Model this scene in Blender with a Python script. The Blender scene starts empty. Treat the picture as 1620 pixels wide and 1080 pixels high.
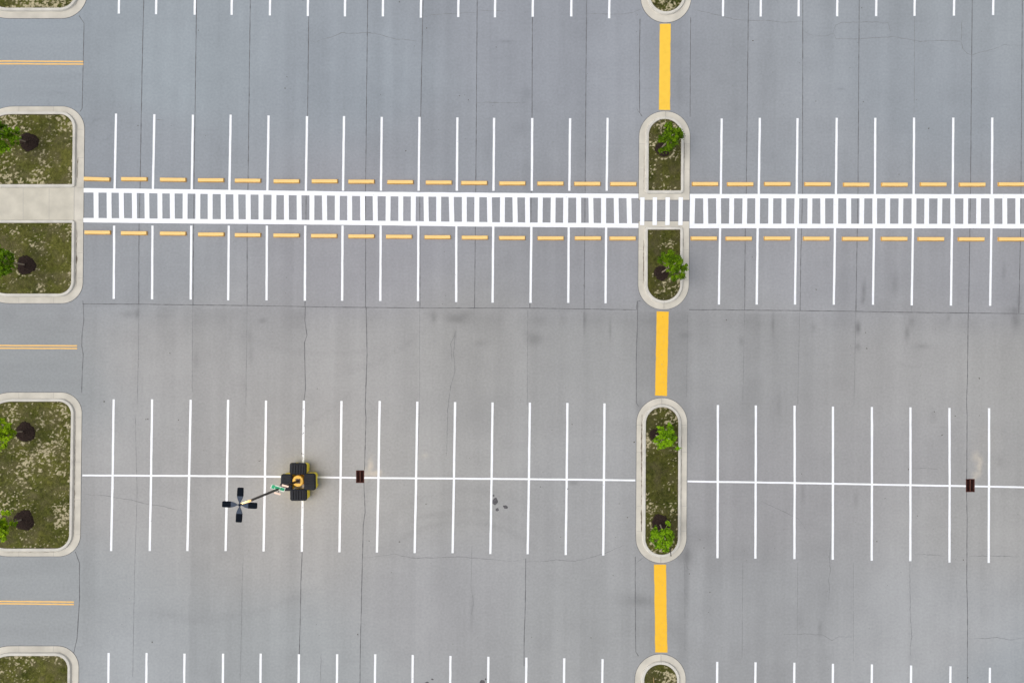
import bpy, bmesh, math, random
import numpy as np
from mathutils import Vector, Matrix
random.seed(7); RNG = np.random.RandomState(11)
C = bpy.context.scene.collection
H = 49.1          # camera height in metres
PX0, PY0, F = 810.0, 600.0, 1080.0   # point of the ground right under the drone, focal length (plan drawing units: H/F m each)
S = H / F
def G(px, py): return ((px - PX0) * S, (PY0 - py) * S)            # plan -> ground metres
def W(px, py, z=0.0):
    k = (H - z) / F
    return Vector(((px - PX0) * k, (PY0 - py) * k, z))

# ------------------------------------------------------------------ helpers
def mesh_obj(name, verts, faces, mat, parent=None, kind=None, smooth=False, mats=None, midx=None):
    me = bpy.data.meshes.new(name); me.from_pydata([tuple(v) for v in verts], [], faces)
    for m in (mats or [mat]): me.materials.append(m)
    if midx is not None: me.polygons.foreach_set('material_index', midx)
    if smooth: me.polygons.foreach_set('use_smooth', [True] * len(me.polygons))
    me.update()
    o = bpy.data.objects.new(name, me); C.objects.link(o)
    if parent: o.parent = parent
    if kind: o['kind'] = kind
    return o
def bm_obj(name, bm, mat, parent=None, kind=None, smooth=False):
    me = bpy.data.meshes.new(name); bm.to_mesh(me); bm.free()
    me.materials.append(mat)
    if smooth: me.polygons.foreach_set('use_smooth', [True] * len(me.polygons))
    o = bpy.data.objects.new(name, me); C.objects.link(o)
    if parent: o.parent = parent
    if kind: o['kind'] = kind
    return o
def empty(name, loc, rz=0):
    o = bpy.data.objects.new(name, None); C.objects.link(o); o.location = loc; o.rotation_euler.z = rz
    o.empty_display_size = 0.3; return o
def tag(o, label, cat, group=None):
    o['label'] = label; o['category'] = cat
    if group: o['group'] = group
    return o
def copy_tree(o, parent=None):
    c = o.copy(); C.objects.link(c)
    if parent: c.parent = parent
    for ch in list(o.children): copy_tree(ch, c)
    return c
def vnoise(x, y, sx, sy, seed):
    """smooth 2-D value noise in -1..1, cell size sx, sy"""
    r = np.random.RandomState(seed); T = r.uniform(-1, 1, (256, 256))
    u = x / sx + 1000.37; v = y / sy + 1000.71
    iu = np.floor(u).astype(int); iv = np.floor(v).astype(int); fu = u - iu; fv = v - iv
    fu = fu * fu * (3 - 2 * fu); fv = fv * fv * (3 - 2 * fv)
    a = T[iu % 256, iv % 256]; b = T[(iu + 1) % 256, iv % 256]; c = T[iu % 256, (iv + 1) % 256]; d = T[(iu + 1) % 256, (iv + 1) % 256]
    return (a * (1 - fu) + b * fu) * (1 - fv) + (c * (1 - fu) + d * fu) * fv

# ------------------------------------------------------------------ materials
def mat(name, col, rough=0.8, noise=0.0, nscale=8.0, bump=0.0, bscale=60.0, metal=0.0, attr=None, spec=0.3, col2=None, detail=4.0):
    m = bpy.data.materials.new(name); m.use_nodes = True; nt = m.node_tree; n = nt.nodes; l = nt.links
    b = n['Principled BSDF']; b.inputs['Roughness'].default_value = rough; b.inputs['Metallic'].default_value = metal
    b.inputs['Specular IOR Level'].default_value = spec
    tc = n.new('ShaderNodeTexCoord')
    if attr:
        at = n.new('ShaderNodeAttribute'); at.attribute_name = attr; src = at.outputs['Color']
    else:
        rgb = n.new('ShaderNodeRGB'); rgb.outputs[0].default_value = (*col, 1); src = rgb.outputs[0]
    if noise > 0:
        nz = n.new('ShaderNodeTexNoise'); nz.inputs['Scale'].default_value = nscale; nz.inputs['Detail'].default_value = detail
        l.new(tc.outputs['Object'], nz.inputs['Vector'])
        if col2:
            rp = n.new('ShaderNodeMapRange'); rp.inputs[1].default_value = 0.5 - noise; rp.inputs[2].default_value = 0.5 + noise
            l.new(nz.outputs['Fac'], rp.inputs[0])
            mx = n.new('ShaderNodeMix'); mx.data_type = 'RGBA'
            l.new(rp.outputs[0], mx.inputs[0]); l.new(src, mx.inputs[6]); mx.inputs[7].default_value = (*col2, 1); src = mx.outputs[2]
        else:
            rp = n.new('ShaderNodeMapRange'); rp.inputs[1].default_value = 0.25; rp.inputs[2].default_value = 0.75
            rp.inputs[3].default_value = 1 - noise; rp.inputs[4].default_value = 1 + noise
            l.new(nz.outputs['Fac'], rp.inputs[0])
            mx = n.new('ShaderNodeVectorMath'); mx.operation = 'SCALE'
            l.new(src, mx.inputs[0]); l.new(rp.outputs[0], mx.inputs['Scale']); src = mx.outputs[0]
    l.new(src, b.inputs['Base Color'])
    if bump > 0:
        nb = n.new('ShaderNodeTexNoise'); nb.inputs['Scale'].default_value = bscale; l.new(tc.outputs['Object'], nb.inputs['Vector'])
        bp = n.new('ShaderNodeBump'); bp.inputs['Strength'].default_value = bump; bp.inputs['Distance'].default_value = 0.01
        l.new(nb.outputs['Fac'], bp.inputs['Height']); l.new(bp.outputs[0], b.inputs['Normal'])
    return m
M = {}
def asphalt_mat():
    m = mat('asphalt', (0.27, .27, .27), 0.92, attr='tone', noise=0.075, nscale=6.0, bump=0.3, bscale=50, spec=0.15, detail=9)
    return m
M['asphalt'] = asphalt_mat()
def paint_mat(name, col, wear, under=(0.26, 0.265, 0.27), thr=0.66):
    m = mat(name, col, 0.6, noise=0.05, nscale=2.5, bump=0.1, spec=0.25); nt = m.node_tree; n = nt.nodes; l = nt.links
    b = n['Principled BSDF']; lk = b.inputs['Base Color'].links[0]; src = lk.from_socket
    tc = [x for x in n if x.type == 'TEX_COORD'][0]
    nz = n.new('ShaderNodeTexNoise'); nz.inputs['Scale'].default_value = 7; nz.inputs['Detail'].default_value = 8; nz.inputs['Roughness'].default_value = 0.75
    l.new(tc.outputs['Object'], nz.inputs['Vector'])
    rp = n.new('ShaderNodeMapRange'); rp.inputs[1].default_value = thr; rp.inputs[2].default_value = thr + 0.04; rp.inputs[3].default_value = 0; rp.inputs[4].default_value = wear
    l.new(nz.outputs['Fac'], rp.inputs[0])
    mx = n.new('ShaderNodeMix'); mx.data_type = 'RGBA'; l.new(rp.outputs[0], mx.inputs[0]); l.new(src, mx.inputs[6]); mx.inputs[7].default_value = (*under, 1)
    l.new(mx.outputs[2], b.inputs['Base Color']); return m
M['white'] = paint_mat('white_road_paint', (0.84, 0.85, 0.87), 0.35, thr=.62)
M['yellow'] = paint_mat('yellow_road_paint', (0.84, 0.52, 0.055), 0.55, thr=0.64)
M['yellowdeep'] = paint_mat('deep_yellow_road_paint', (0.84, 0.475, 0.03), 0.6, thr=0.60)
M['stopyellow'] = paint_mat('wheel_stop_paint', (0.86, 0.58, 0.22), 0.35, under=(.55, .36, .14), thr=0.6)
M['stopside'] = mat('wheel_stop_side_shade', (0.66, 0.36, 0.09), 0.7, noise=0.25, nscale=6)  # deeper orange imitates the shade on the steep sides
M['dullyellow'] = paint_mat('faded_yellow_paint', (0.78, 0.48, 0.16), 0.6, thr=0.6)
M['joint'] = mat('joint', (0.125, 0.125, 0.13), 0.95, noise=0.3, nscale=3)
M['crack'] = mat('crack', (0.18, 0.18, 0.185), 0.95, noise=0.3, nscale=3)
M['oldpatch'] = mat('bitumen_patch', (0.10, 0.095, 0.10), 0.85, noise=0.35, nscale=8, bump=0.6)
M['concrete'] = mat('concrete', (0.555, 0.52, 0.445), 0.9, noise=0.17, nscale=0.9, bump=0.2, bscale=40, spec=0.2, detail=10)
M['kerbtop'] = mat('kerb_concrete', (0.565, 0.54, 0.48), 0.9, noise=0.14, nscale=1.3, bump=0.2, spec=0.2, detail=10)
M['walk'] = mat('walk_concrete', (0.53, 0.495, 0.41), 0.9, noise=0.13, nscale=1.1, bump=0.2, spec=0.2, detail=10)
M['grimeshade'] = mat('grime_and_gap_shade', (0.17, 0.14, 0.11), 0.95, noise=0.4, nscale=6)
M['greyjoint'] = mat('concrete_joint', (0.36, 0.34, 0.31), 0.95)
M['soil'] = mat('turf_soil', (.1, .1, .1), 0.95, attr='tone', noise=0.30, nscale=16, bump=0.8, bscale=25, spec=0.1, detail=6)
M['blade'] = mat('grass_blades', (.1, .1, .1), 0.8, attr='tone', spec=0.05)
M['leaf'] = mat('tree_leaves', (.1, .2, .02), 0.8, attr='tone', spec=0.08)
M['mulch'] = mat('mulch', (0.016, 0.010, 0.008), 0.95, noise=0.22, nscale=16, bump=1.0, bscale=22, spec=0.1, col2=(0.045, 0.030, 0.024))
M['bark'] = mat('bark', (0.33, 0.27, 0.20), 0.85, noise=0.3, nscale=12)
M['binlid'] = mat('bin_lid_plastic', (0.013, 0.015, 0.020), 0.6, noise=0.35, nscale=6, spec=0.2)
M['binyellow'] = mat('bin_body_plastic', (0.92, 0.74, 0.05), 0.5, noise=0.12, nscale=4, spec=0.4)
M['baseyellow'] = mat('painted_concrete_base', (0.80, 0.47, 0.09), 0.7, noise=0.12, nscale=5)
M['pole'] = mat('dark_bronze_metal', (0.03, 0.024, 0.022), 0.4, noise=0.15, nscale=3, metal=0.3)
M['poleglow'] = mat('painted_pole_glow', (0.72, 0.58, 0.33), 0.45, noise=0.25, nscale=3)  # pale yellow stands in for lamp glow on the pole
M['plate'] = mat('pole_plate', (0.09, 0.06, 0.05), 0.55, metal=0.3)
M['housing'] = mat('lamp_housing', (0.0015, 0.004, 0.009), 0.6, noise=0.1, nscale=3, spec=0.06)
M['neck'] = mat('lamp_neck', (0.035, 0.05, 0.08), 0.6, noise=0.1, nscale=3)
M['signgreen'] = mat('sign_green', (0.03, 0.33, 0.17), 0.45, noise=0.1, nscale=6)
M['signwhite'] = mat('sign_white', (0.72, 0.80, 0.78), 0.5)
M['signpale'] = mat('sign_back_aluminium', (0.78, 0.62, 0.54), 0.6)
M['rust'] = mat('rusty_iron', (0.10, 0.022, 0.013), 0.75, noise=0.25, nscale=14, col2=(0.02, 0.006, 0.005), bump=0.4)
M['rustpale'] = mat('worn_iron_edge', (0.32, 0.22, 0.18), 0.8, noise=0.2, nscale=10)
M['rustmid'] = mat('worn_rust', (0.17, 0.085, 0.06), 0.8, noise=0.3, nscale=10)
M['pit'] = mat('pit_wall', (0.012, 0.008, 0.007), 0.95)
M['wood'] = mat('stake_wood', (0.50, 0.36, 0.16), 0.8, noise=0.2, nscale=9)
M['wooddark'] = mat('dark_stake_wood', (0.07, 0.065, 0.06), 0.8)
M['litter'] = mat('leaf_litter', (0.07, 0.055, 0.045), 0.9)
lens = bpy.data.materials.new('lamp_glow'); lens.use_nodes = True
_b = lens.node_tree.nodes['Principled BSDF']; _b.inputs['Base Color'].default_value = (.9, .85, .7, 1)
_b.inputs['Emission Color'].default_value = (1, 0.80, 0.50, 1); _b.inputs['Emission Strength'].default_value = 8.0
M['lens'] = lens

# ------------------------------------------------------------------ plan data (joints, cracks, marks)
JOINTS = [
 [(227.7,-60),(227.5,0),(225,100),(221.7,293),(220,360),(219.5,481)],
 [(311.5,-60),(311,0),(307,300),(306.3,360),(305.3,482)],
 [(396.5,-60),(396,0),(392.3,300),(391,360),(391,483)],
 [(489,-60),(488.7,0),(486.7,180),(484.5,300),(482.5,484)],
 [(582,-60),(581.7,0),(578.3,300),(578.5,400),(578.3,486)],
 [(669.6,-60),(669.3,0),(665.7,180),(664,300),(664.5,487)],
 [(755.5,-60),(755,0),(752.7,300),(750.7,487)],
 [(842.6,-60),(842.3,0),(841.7,180),(838.3,487)],
 [(928.5,-60),(928,0),(925.7,300),(924,489)],
 [(1012.5,30),(1011.7,100),(1012,178),(1015,184)],
 [(1092.7,28),(1092,100),(1091.7,185)],
 [(1184.5,-60),(1184,0),(1180.7,300),(1179,360),(1178,490)],
 [(1270,-60),(1270,0),(1269.7,300),(1267,400),(1265.7,491)],
 [(1359.6,-60),(1359.3,0),(1357.3,300),(1354,492)],
 [(1538.4,-60),(1538,0),(1535.3,300),(1532.3,494)],
 [(1617.6,-60),(1617.3,0),(1614.7,360),(1611.7,495)],
 [(130.7,480.7),(220,481),(305,482.3),(391.7,483.3),(485,485),(540,486),(665,487),(838,487.3),(924,488.7),(1006.7,490),(1008,476),(1013,476)],
 [(1090,489.7),(1118,490.3),(1131,489.7),(1178,490.5),(1265.7,491.3),(1354,492.5),(1440,494),(1532,495),(1620,496),(1720,497.5)],
 [(483,485),(482.3,507),(485.7,530),(481.7,542),(482.5,580),(483.3,615),(480.8,634)],
 [(478,873),(476,920),(475,980),(473.5,1034)],
 [(579.3,486.7),(580,520),(580.7,560),(579,610),(577.7,643),(579,660),(577.3,720),(576.7,743)],
 [(575.7,763),(577.7,810),(574.7,830),(573.3,883),(572.3,927),(570,1030),(569,1130)],
 [(831.7,883),(831,960),(829.3,1007),(829,1053)],
 [(1009,477),(1008.3,520),(1006.7,560),(1006.7,637),(1010,642)],
 [(1005,880),(1005,940),(1005.7,1030),(1010,1037)],
 [(1531.7,495),(1530.5,600),(1529,637),(1530,660),(1529.3,757)],
 [(1529,778),(1530,820),(1529.3,920),(1530.7,967),(1530,1130)],
 [(125,25),(133,37),(131.7,97),(130,172),(126.5,177)],
 [(131,475),(131.7,481),(132.7,507),(130,527),(129.3,547),(131.7,560),(130,593),(129.3,621)],
 [(119,872),(125.8,890),(125.8,947),(122,1009),(116.4,1033)],
]
FAINT = [
 [(1447,20),(1446.7,100),(1446,180)],[(1445,300),(1443,400),(1442,492)],
 [(219.5,481),(219,560),(217,640)],[(305,483),(304,620)],[(391,483),(389,640)],[(664,488),(664,640),(661,720)],
 [(750,488),(750,520)],[(924,490),(924,530)],[(835,490),(834,640)],[(1178,492),(1175,640)],[(1265,492),(1262,640)],[(1354,493),(1351,640)],
 [(1083,891),(1083.5,960),(1083.5,1027)],[(1088,498),(1087,560),(1086,628)],
 [(214,660),(217,780),(213,900),(210,1070)],[(385,878),(383,930),(382,990),(380,1080)],
 [(1175,890),(1174,1040)],[(1262,890),(1261,1040)],[(1350,890),(1350,1045)],[(746.7,863),(745,927),(749.3,953),(745,973)],
]
CRACKS = [
 [(490,65),(500,67),(510,62),(523,60),(540,52),(553,53),(580,52.3),(593,53),(610,58),(623,61.7),(643,63),(667,66.7)],
 [(670,28),(683,24),(707,22),(727,21.7),(737,20),(753,21)],[(757,16),(775,17.5),(800,17)],
 [(928,21.7),(950,22),(970,23.3),(1000,20.7),(1013,15)],
 [(1098,16),(1118,20),(1140,25),(1160,30.7),(1183,32.3),(1204,33.3),(1213,32.7),(1240,35.7),(1270,34.3)],
 [(1271.7,50),(1286.7,57.3),(1306.7,57.3),(1318,53),(1323,61.7),(1360,61.7),(1413,58.3),(1430,61),(1456.7,66),(1490,64.3),(1520,66),(1523,76.7),(1530,85),(1536.7,87.3),(1556.7,81.7),(1573,78),(1586.7,71),(1615,72.3)],
 [(1318,51.7),(1321.7,40),(1330,36),(1370,35),(1406.7,35.7)],[(1521.7,30),(1521,66)],
 [(573.3,882.3),(600,879.3),(623,876),(633,878),(650,882),(686.7,881.7),(726.7,880),(746.7,881.7),(773.3,884),(790,885),(810,887.7),(830,884.3)],
 [(833,888),(857,887.7),(880,885),(906.7,887.3),(933,882),(953,876),(973,868),(988,861.7)],
 [(1203,791.7),(1223,801),(1240,809),(1263,820),(1270,830),(1276.7,839)],
 [(1446.7,876.7),(1467,876.7),(1480,878),(1493,879)],[(1533,879),(1580,879),(1613,880)],
 [(1240,1003),(1277,1002),(1303,1004),(1316.7,1012.7),(1326.7,1006.7),(1347,1007)],
 [(1533,1010),(1560,1009),(1576.7,1007),(1596.7,1011.7),(1620,1008)],
 [(130,780),(147,783),(164,783),(182,786.7),(200,789),(216,792),(232,797),(252,799),(270,804),(296,808),(308,808)],
 [(753,162.7),(773,162),(807,163),(838,162)],
 [(723.3,513),(720,527),(717.7,560),(720,587),(713.3,610),(708.3,647),(706.7,720)],[(720,527),(713,545),(715,570)],
 [(1314.3,847),(1312.3,887),(1314,903),(1310,917),(1312.3,927),(1311,953)],
 [(1439.3,887),(1440,967),(1442.7,1007),(1440,1020),(1441,1046)],
 [(1085,892),(1088,900),(1093,901)],[(1010,642),(1014,643)],[(1006,170),(1017,185)],[(1007,890),(1019,880)],
 [(1441,741),(1460,740),(1484,742)],[(1395,38),(1405,36),(1409,50)],[(246,190),(258,190)],[(508,1034),(507,1080)],
]
# (x, y, rx, ry, strength)  negative = darker
BLOBS = [(723,506,13,7,-.10),(716,500,22,9,-.05),(737,497,10,5,-.05),(686,503,4,9,-.10),(680,497,8,6,-.05),(760,543,14,5,-.06),(855,508,10,8,-.05),
 (847,538,12,9,-.09),(835,530,10,12,-.05),(925,506,1.6,14,-.16),(965,520,1.6,14,-.12),(890,505,5,10,-.04),(720,530,3,10,-.08),
 (1367,459,3.2,14,-.13),(1365,475,3,6,-.1),(1416,450,6,16,-.07),(1223,513,2.2,20,-.10),(1357.5,519,4,9,-.20),(1357,548,4,6,-.12),(1287,518,4,8,-.07),(1435,527,3.5,9,-.12),(1442,508,4,9,-.08),
 (1458,548,12,4,-.08),(1501,502,4,7,-.08),(1607,506,7,18,-.12),(1604,490,14,5,-.06),(1588,430,3,14,-.09),(1612,475,3,9,-.1),(1173,540,4,7,-.08),(1085,530,9,6,-.06),
 (204,497,12,5,-.08),(217,497,3,8,-.12),(415,507,6,4,-.10),(397,560,4,20,-.06),(310,570,4,14,-.06),(395,530,3,10,-.05),(352,505,8,12,-.03),
 (1232,640,4,20,-.05),(1477,658,5,10,-.06),(1297,995,3,12,-.09),(1265,980,8,20,-.05),(1354,790,3,14,-.09),(1270,780,3,20,-.06),(1581,730,5,10,-.05),
 (747,960,3,25,-.08),(800,66,12,2,-.08),(1000,950,22,12,-.05),(1055,870,9,10,0.0),(1330,141,6,2,-.08),
 (1150,890,60,30,-.03),(1086,878,12,14,-.12),(1086,920,4,50,-.07),(1105,850,20,14,-.05),(1012,640,6,8,-.05),(1016,950,18,9,-.07),(1065,990,12,14,-.04),
 (1022,70,10,40,-.03),(1075,140,9,25,-.04),(1080,1000,6,60,-.03),(908,763,8,3,-.12),(700,815,60,4,-.02),
 (820,205,14,10,-.04),(835,150,5,10,-.05),(770,230,10,30,-.02),(760,120,20,30,.02),(1300,120,60,80,.02),
 (900,600,120,60,.02),(640,620,60,60,.02),(1050,560,30,60,-.03)]
SAND = [(585,738,2.2,11,.75),(591,749,9,3.2,.85),(579,748,2.0,9,.65),(597,747,5,4,.45),(589,736,2,8,.5),(1543,722,6,7,.35),(1550,735,4,12,.45),(1544,750,4,6,.4),(1541,757,3,3,.4),(1560,700,20,30,.06),(672,720,6,4,.2)]

def tones(x, y):
    """surface colour of the asphalt at plan coordinates (old paving lanes, wear, stains, painted light tints)"""
    v = np.ones_like(x)
    # paving lanes, two campaigns (top half / bottom half)
    xs = x + (y - 300) * 0.0125
    edges = [-400,130,223,308,393,486,579,666,753,840,926,1011,1091,1181,1269,1357,1446,1535,1614,1700,3000]
    r = np.random.RandomState(5)
    lt = r.uniform(-.038, .038, (2, 40)); idx = np.searchsorted(edges, xs)
    low = (y > 485 + (x - 130) * .0095).astype(int)
    v += lt[low, idx]
        # streaks along the laying direction, slowly varying
    v += .036 * vnoise(xs, y, 14, 260, 1) + .036 * vnoise(xs, y, 30, 400, 2) + .020 * vnoise(xs, y, 5, 120, 3)
    r2_ = np.random.RandomState(8); tb = r2_.uniform(-.022, .022, (8, 128))          # paver passes with crisp edges
    v += tb[np.clip((y // 160).astype(int) % 4 * 0 + low * 3, 0, 7), np.floor((xs + 8 * vnoise(xs, y, 900, 900, 44)) / 22).astype(int) % 128]
    v += r2_.normal(0, .003, x.shape)
    v += .034 * vnoise(x, y, 90, 70, 4) + .028 * vnoise(x, y, 28, 24, 6) + .014 * vnoise(x, y, 9, 9, 8) + .010 * vnoise(x, y, 40, 6, 9) * (vnoise(x, y, 160, 90, 10) > 0)
    # the left access lanes and the median strips were laid crosswise
    cross = (x < 130) & (((y > 29) & (y < 170)) | ((y > 478) & (y < 622)) | ((y > 876) & (y < 1022)))
    med = (x > 1007) & (x < 1090)
    v = np.where(cross, 1 + .035 * vnoise(x, y, 120, 12, 12) + .02 * vnoise(x, y, 30, 9, 13), v)
    v = np.where(med, v - .035 + .02 * vnoise(x, y, 30, 14, 14), v)
    # dirty band below the long joint
    d = y - (485 + (x - 130) * .0095)
    v -= .09 * np.exp(-np.abs(d - 14) / 16) * (d > 0) * np.clip(.5 + vnoise(x, y, 22, 60, 15), 0, 1)
    for (bx, by, rx, ry, s) in BLOBS:
        wob = 1 + .35 * vnoise(x, y, rx * .9 + 2, ry * .9 + 2, int(bx) % 97)
        v += 2.1 * s * np.exp(-(((x - bx) / rx) ** 2 + ((y - by) / ry) ** 2) * wob)
    # tyre scrub arcs
    for (cx, cy, rad, w, a0, a1, s) in [(730,1010,185,5,-2.3,-.75,-.05),(735,1010,203,4,-2.2,-.9,-.03),(740,990,215,6,-2.2,-1.0,-.03),(300,560,420,7,.9,1.7,-.03),(160,205,18,1.2,-3,3.1,-.05),(150,160,30,1.2,-1,2.0,-.03),(90,160,14,1.2,2.6,6.2,-.05),
                                        (520,230,330,5,1.2,2.1,-.035),(470,300,300,4,.6,1.5,-.03),(330,380,330,4,.6,1.4,-.03),(140,60,60,2,1.5,3.2,-.025),(560,560,200,4,2.2,3.6,-.02),(230,1300,330,6,-1.7,-1.2,-.04),(1450,520,60,2,1.4,2.4,-.04)]:
        rr = np.hypot(x - cx, y - cy); an = np.arctan2(y - cy, x - cx)
        an = np.where(an < a0 - .3, an + 2 * math.pi, an)
        m = np.exp(-((rr - rad) / w) ** 2) * np.clip((an - a0) * 4, 0, 1) * np.clip((a1 - an) * 4, 0, 1)
        v += 1.9 * s * m * (.7 + .5 * vnoise(x, y, 3, 3, 31))
    # surface colour of each stretch of the lot with sky sheen and lens falloff painted in: sRGB tone swatches, blended smoothly
    SW = [(0,0,157,165,173),(270,120,158,166,173),(570,130,155,162,170),(850,80,157,161,169),(1460,150,155,161,168),(1620,0,157,163,169),(60,120,157,164,171),(210,240,155,160,167),(700,250,154,158,165),(1300,250,156,160,166),
          (614,334,160,161,168),(200,420,158,161,166),(567,427,160,160,165),(950,420,158,159,164),(1300,420,161,162,167),(1580,420,159,160,165),(60,600,157,161,165),(260,570,169,169,171),(560,560,166,166,168),(730,560,162,162,163),(960,560,161,162,164),
          (1200,560,164,165,168),(1410,600,165,165,167),(1600,600,168,168,169),(200,760,170,170,172),(450,840,171,171,171),(700,760,169,169,170),(950,780,165,166,169),(1200,780,163,163,167),(1410,720,165,165,168),(1580,800,168,168,169),
          (60,950,161,165,169),(200,1060,169,173,178),(450,1040,164,168,172),(700,950,165,166,170),(900,1000,165,167,170),(1200,980,162,164,168),(1480,1010,170,172,176),(1600,1080,164,169,175)]
    num = np.zeros((len(x), 3)); den = np.zeros(len(x))
    for (sx_, sy_, r_, g_, b_) in SW:
        if sy_ > 500: g_ -= 1.5; b_ -= 3 if b_ > r_ else 1.5
        else: g_ -= 1; b_ -= 1
        w_ = 1 / (((x - sx_) / 110) ** 2 + ((y - sy_) / 75) ** 2 + .35) ** 2
        num += w_[:, None] * np.array([[r_, g_, b_]]); den += w_
    base = ((num / den[:, None] / 255 + .055) / 1.055) ** 2.4 / np.array([[1.23, 1.22, 1.255]]) * v[:, None]
    rr = np.exp(-(((x - 462) / 60) ** 2 + ((y - 775) / 60) ** 2))  # warm pool of lamp light tinted into the asphalt round the base
    base *= np.stack([1 + .0 * rr, 1 - .02 * rr, 1 - .05 * rr], 1)
    for (bx, by, rx, ry, s) in SAND:
        wob = 1 + .8 * vnoise(x, y, 4, 4, int(by) % 89)
        m = np.clip(1.6 * s * np.exp(-(((x - bx) / rx) ** 2 + ((y - by) / ry) ** 2) * wob), 0, .8)[:, None]
        base = base * (1 - m) + np.array([[.50, .45, .38]]) * m
    return np.clip(base, .01, 1)

DRAINS = [(563.5, 743.8, 576.0, 763.2), (1528.2, 757.4, 1541.6, 777.6)]
def build_pavement():
    def axis(a, b, step, extra, far):
        c = list(np.arange(a, b + .1, step))
        for e in extra:
            k = int(np.argmin([abs(q - e) for q in c])); c[k] = e
        c = sorted(c); return np.array([far[0], a - 300] + c + [b + 300, far[1]])
    ex = [d[i] for d in DRAINS for i in (0, 2)]; ey = [d[i] for d in DRAINS for i in (1, 3)]
    xs = axis(-90, 1710, 2.6, ex, (-15000, 16000)); ys = axis(-80, 1160, 2.6, ey, (-15000, 16000))
    nx, ny = len(xs), len(ys)
    X, Y = np.meshgrid(xs, ys, indexing='ij'); x = X.ravel(); y = Y.ravel()
    co = np.stack([(x - PX0) * S, (PY0 - y) * S, np.zeros_like(x)], 1)
    i, j = np.meshgrid(np.arange(nx - 1), np.arange(ny - 1), indexing='ij'); i = i.ravel(); j = j.ravel()
    cx = (xs[i] + xs[i + 1]) / 2; cy = (ys[j] + ys[j + 1]) / 2
    keep = np.ones(len(i), bool)
    for d in DRAINS: keep &= ~((cx > d[0]) & (cx < d[2]) & (cy > d[1]) & (cy < d[3]))
    i = i[keep]; j = j[keep]
    f = np.stack([i * ny + j + 1, (i + 1) * ny + j + 1, (i + 1) * ny + j, i * ny + j], 1)
    me = bpy.data.meshes.new('pavement')
    me.vertices.add(len(co)); me.vertices.foreach_set('co', co.ravel())
    me.loops.add(f.size); me.loops.foreach_set('vertex_index', f.ravel().astype(np.int32))
    me.polygons.add(len(f)); me.polygons.foreach_set('loop_start', np.arange(0, f.size, 4, dtype=np.int32))
    me.update(calc_edges=True)
    col = tones(np.clip(x, -400, 2000), np.clip(y, -400, 1500))
    at = me.color_attributes.new('tone', 'FLOAT_COLOR', 'POINT')
    at.data.foreach_set('color', np.concatenate([col, np.ones((len(col), 1))], 1).ravel())
    me.materials.append(M['asphalt'])
    o = bpy.data.objects.new('pavement', me); C.objects.link(o); o['kind'] = 'structure'
build_pavement()

def ribbon(pts, width, z, jit=0.0, step=5.0, taper=False, r=random, wj=0.0):
    """plan polyline -> verts, faces of a thin strip"""
    P = []
    for (a, b) in zip(pts[:-1], pts[1:]):
        n = max(1, int(math.hypot(b[0] - a[0], b[1] - a[1]) / step))
        for k in range(n): P.append((a[0] + (b[0] - a[0]) * k / n, a[1] + (b[1] - a[1]) * k / n))
    P.append(pts[-1])
    if jit:
        P = [P[0]] + [(p[0] + r.uniform(-jit, jit), p[1] + r.uniform(-jit, jit)) for p in P[1:-1]] + [P[-1]]
    V = []; Fc = []
    for k, p in enumerate(P):
        a = P[max(0, k - 1)]; b = P[min(len(P) - 1, k + 1)]
        dx, dy = b[0] - a[0], b[1] - a[1]; L = math.hypot(dx, dy) or 1; nx, ny = -dy / L, dx / L
        w = width / 2 * (1 + r.uniform(-wj, wj))
        if taper: w *= max(.25, min(1, 3 * min(k, len(P) - 1 - k) / len(P) + .3))
        for s in (1, -1):
            g = G(p[0] + nx * w * s, p[1] + ny * w * s); V.append((g[0], g[1], z))
        if k: Fc.append((2 * k - 2, 2 * k - 1, 2 * k + 1, 2 * k))
    return V, Fc
def merge(lst):
    V = []; Fc = []
    for v, f in lst:
        o = len(V); V += v; Fc += [tuple(i + o for i in q) for q in f]
    return V, Fc
v, f = merge([ribbon(p, .95, .004, .12, 6, wj=.4) for p in JOINTS]); mesh_obj('pavement_joint', v, f, M['joint'], kind='structure')
v, f = merge([ribbon(p, .38, .004, .15, 6, wj=.5) for p in FAINT]); mesh_obj('faint_pavement_joint', v, f, M['crack'], kind='structure')
v, f = merge([ribbon(p, .55, .0045, .5, 4, True, wj=.5) for p in CRACKS]); mesh_obj('pavement_crack', v, f, M['crack'], kind='structure')

# ------------------------------------------------------------------ painted markings
def strip(name, pts, width, m=None, z=.008, step=14, wj=.05, jit=.12):
    v, f = ribbon(pts, width, z, jit, step, wj=wj); return mesh_obj(name, v, f, m or M['white'], kind='structure')
topx = [188,247,308,366.5,427,487,545.7,605.7,665.7,725,783,842.7,903.7,963.7,1143.7,1203.3,1263.3,1324.3,1386,1446.7,1509,1571]
topy = [22,23,24,24,25,26,26.5,26.5,28.5,27.5,28,27,26.5,29.5,26.3,26.7,26.3,26.3,26,25.7,25.3,24.3]
r2 = [(183.7,180),(244.3,181),(305.3,181.7),(365,181.7),(425,183),(485.7,184),(544.3,184),(604,185.3),(663.7,185.3),(723.7,186),(781.7,186.7),(842,187),(902,187.3),(961.3,186.7),
      (1141.7,187.7),(1202,186.7),(1261.7,187.3),(1323.7,186.7),(1384.7,186.7),(1446,186.3),(1508,186.3),(1569.7,186.3)]
r2b = [181.3,242,303.3,363,423,484,542.7,602.7,662.3,722.7,780.7,841.3,900.7,959.7,1140.3,1200.3,1260.3,1322.3,1384,1445.3,1507,1569]
r2c = [180.7,241.3,302.7,362,422.3,483,542,602.3,662,722,780.3,840.7,899.7,959,1139.3,1198.7,1259.3,1321,1382.7,1444.3,1506,1568.3]
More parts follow.
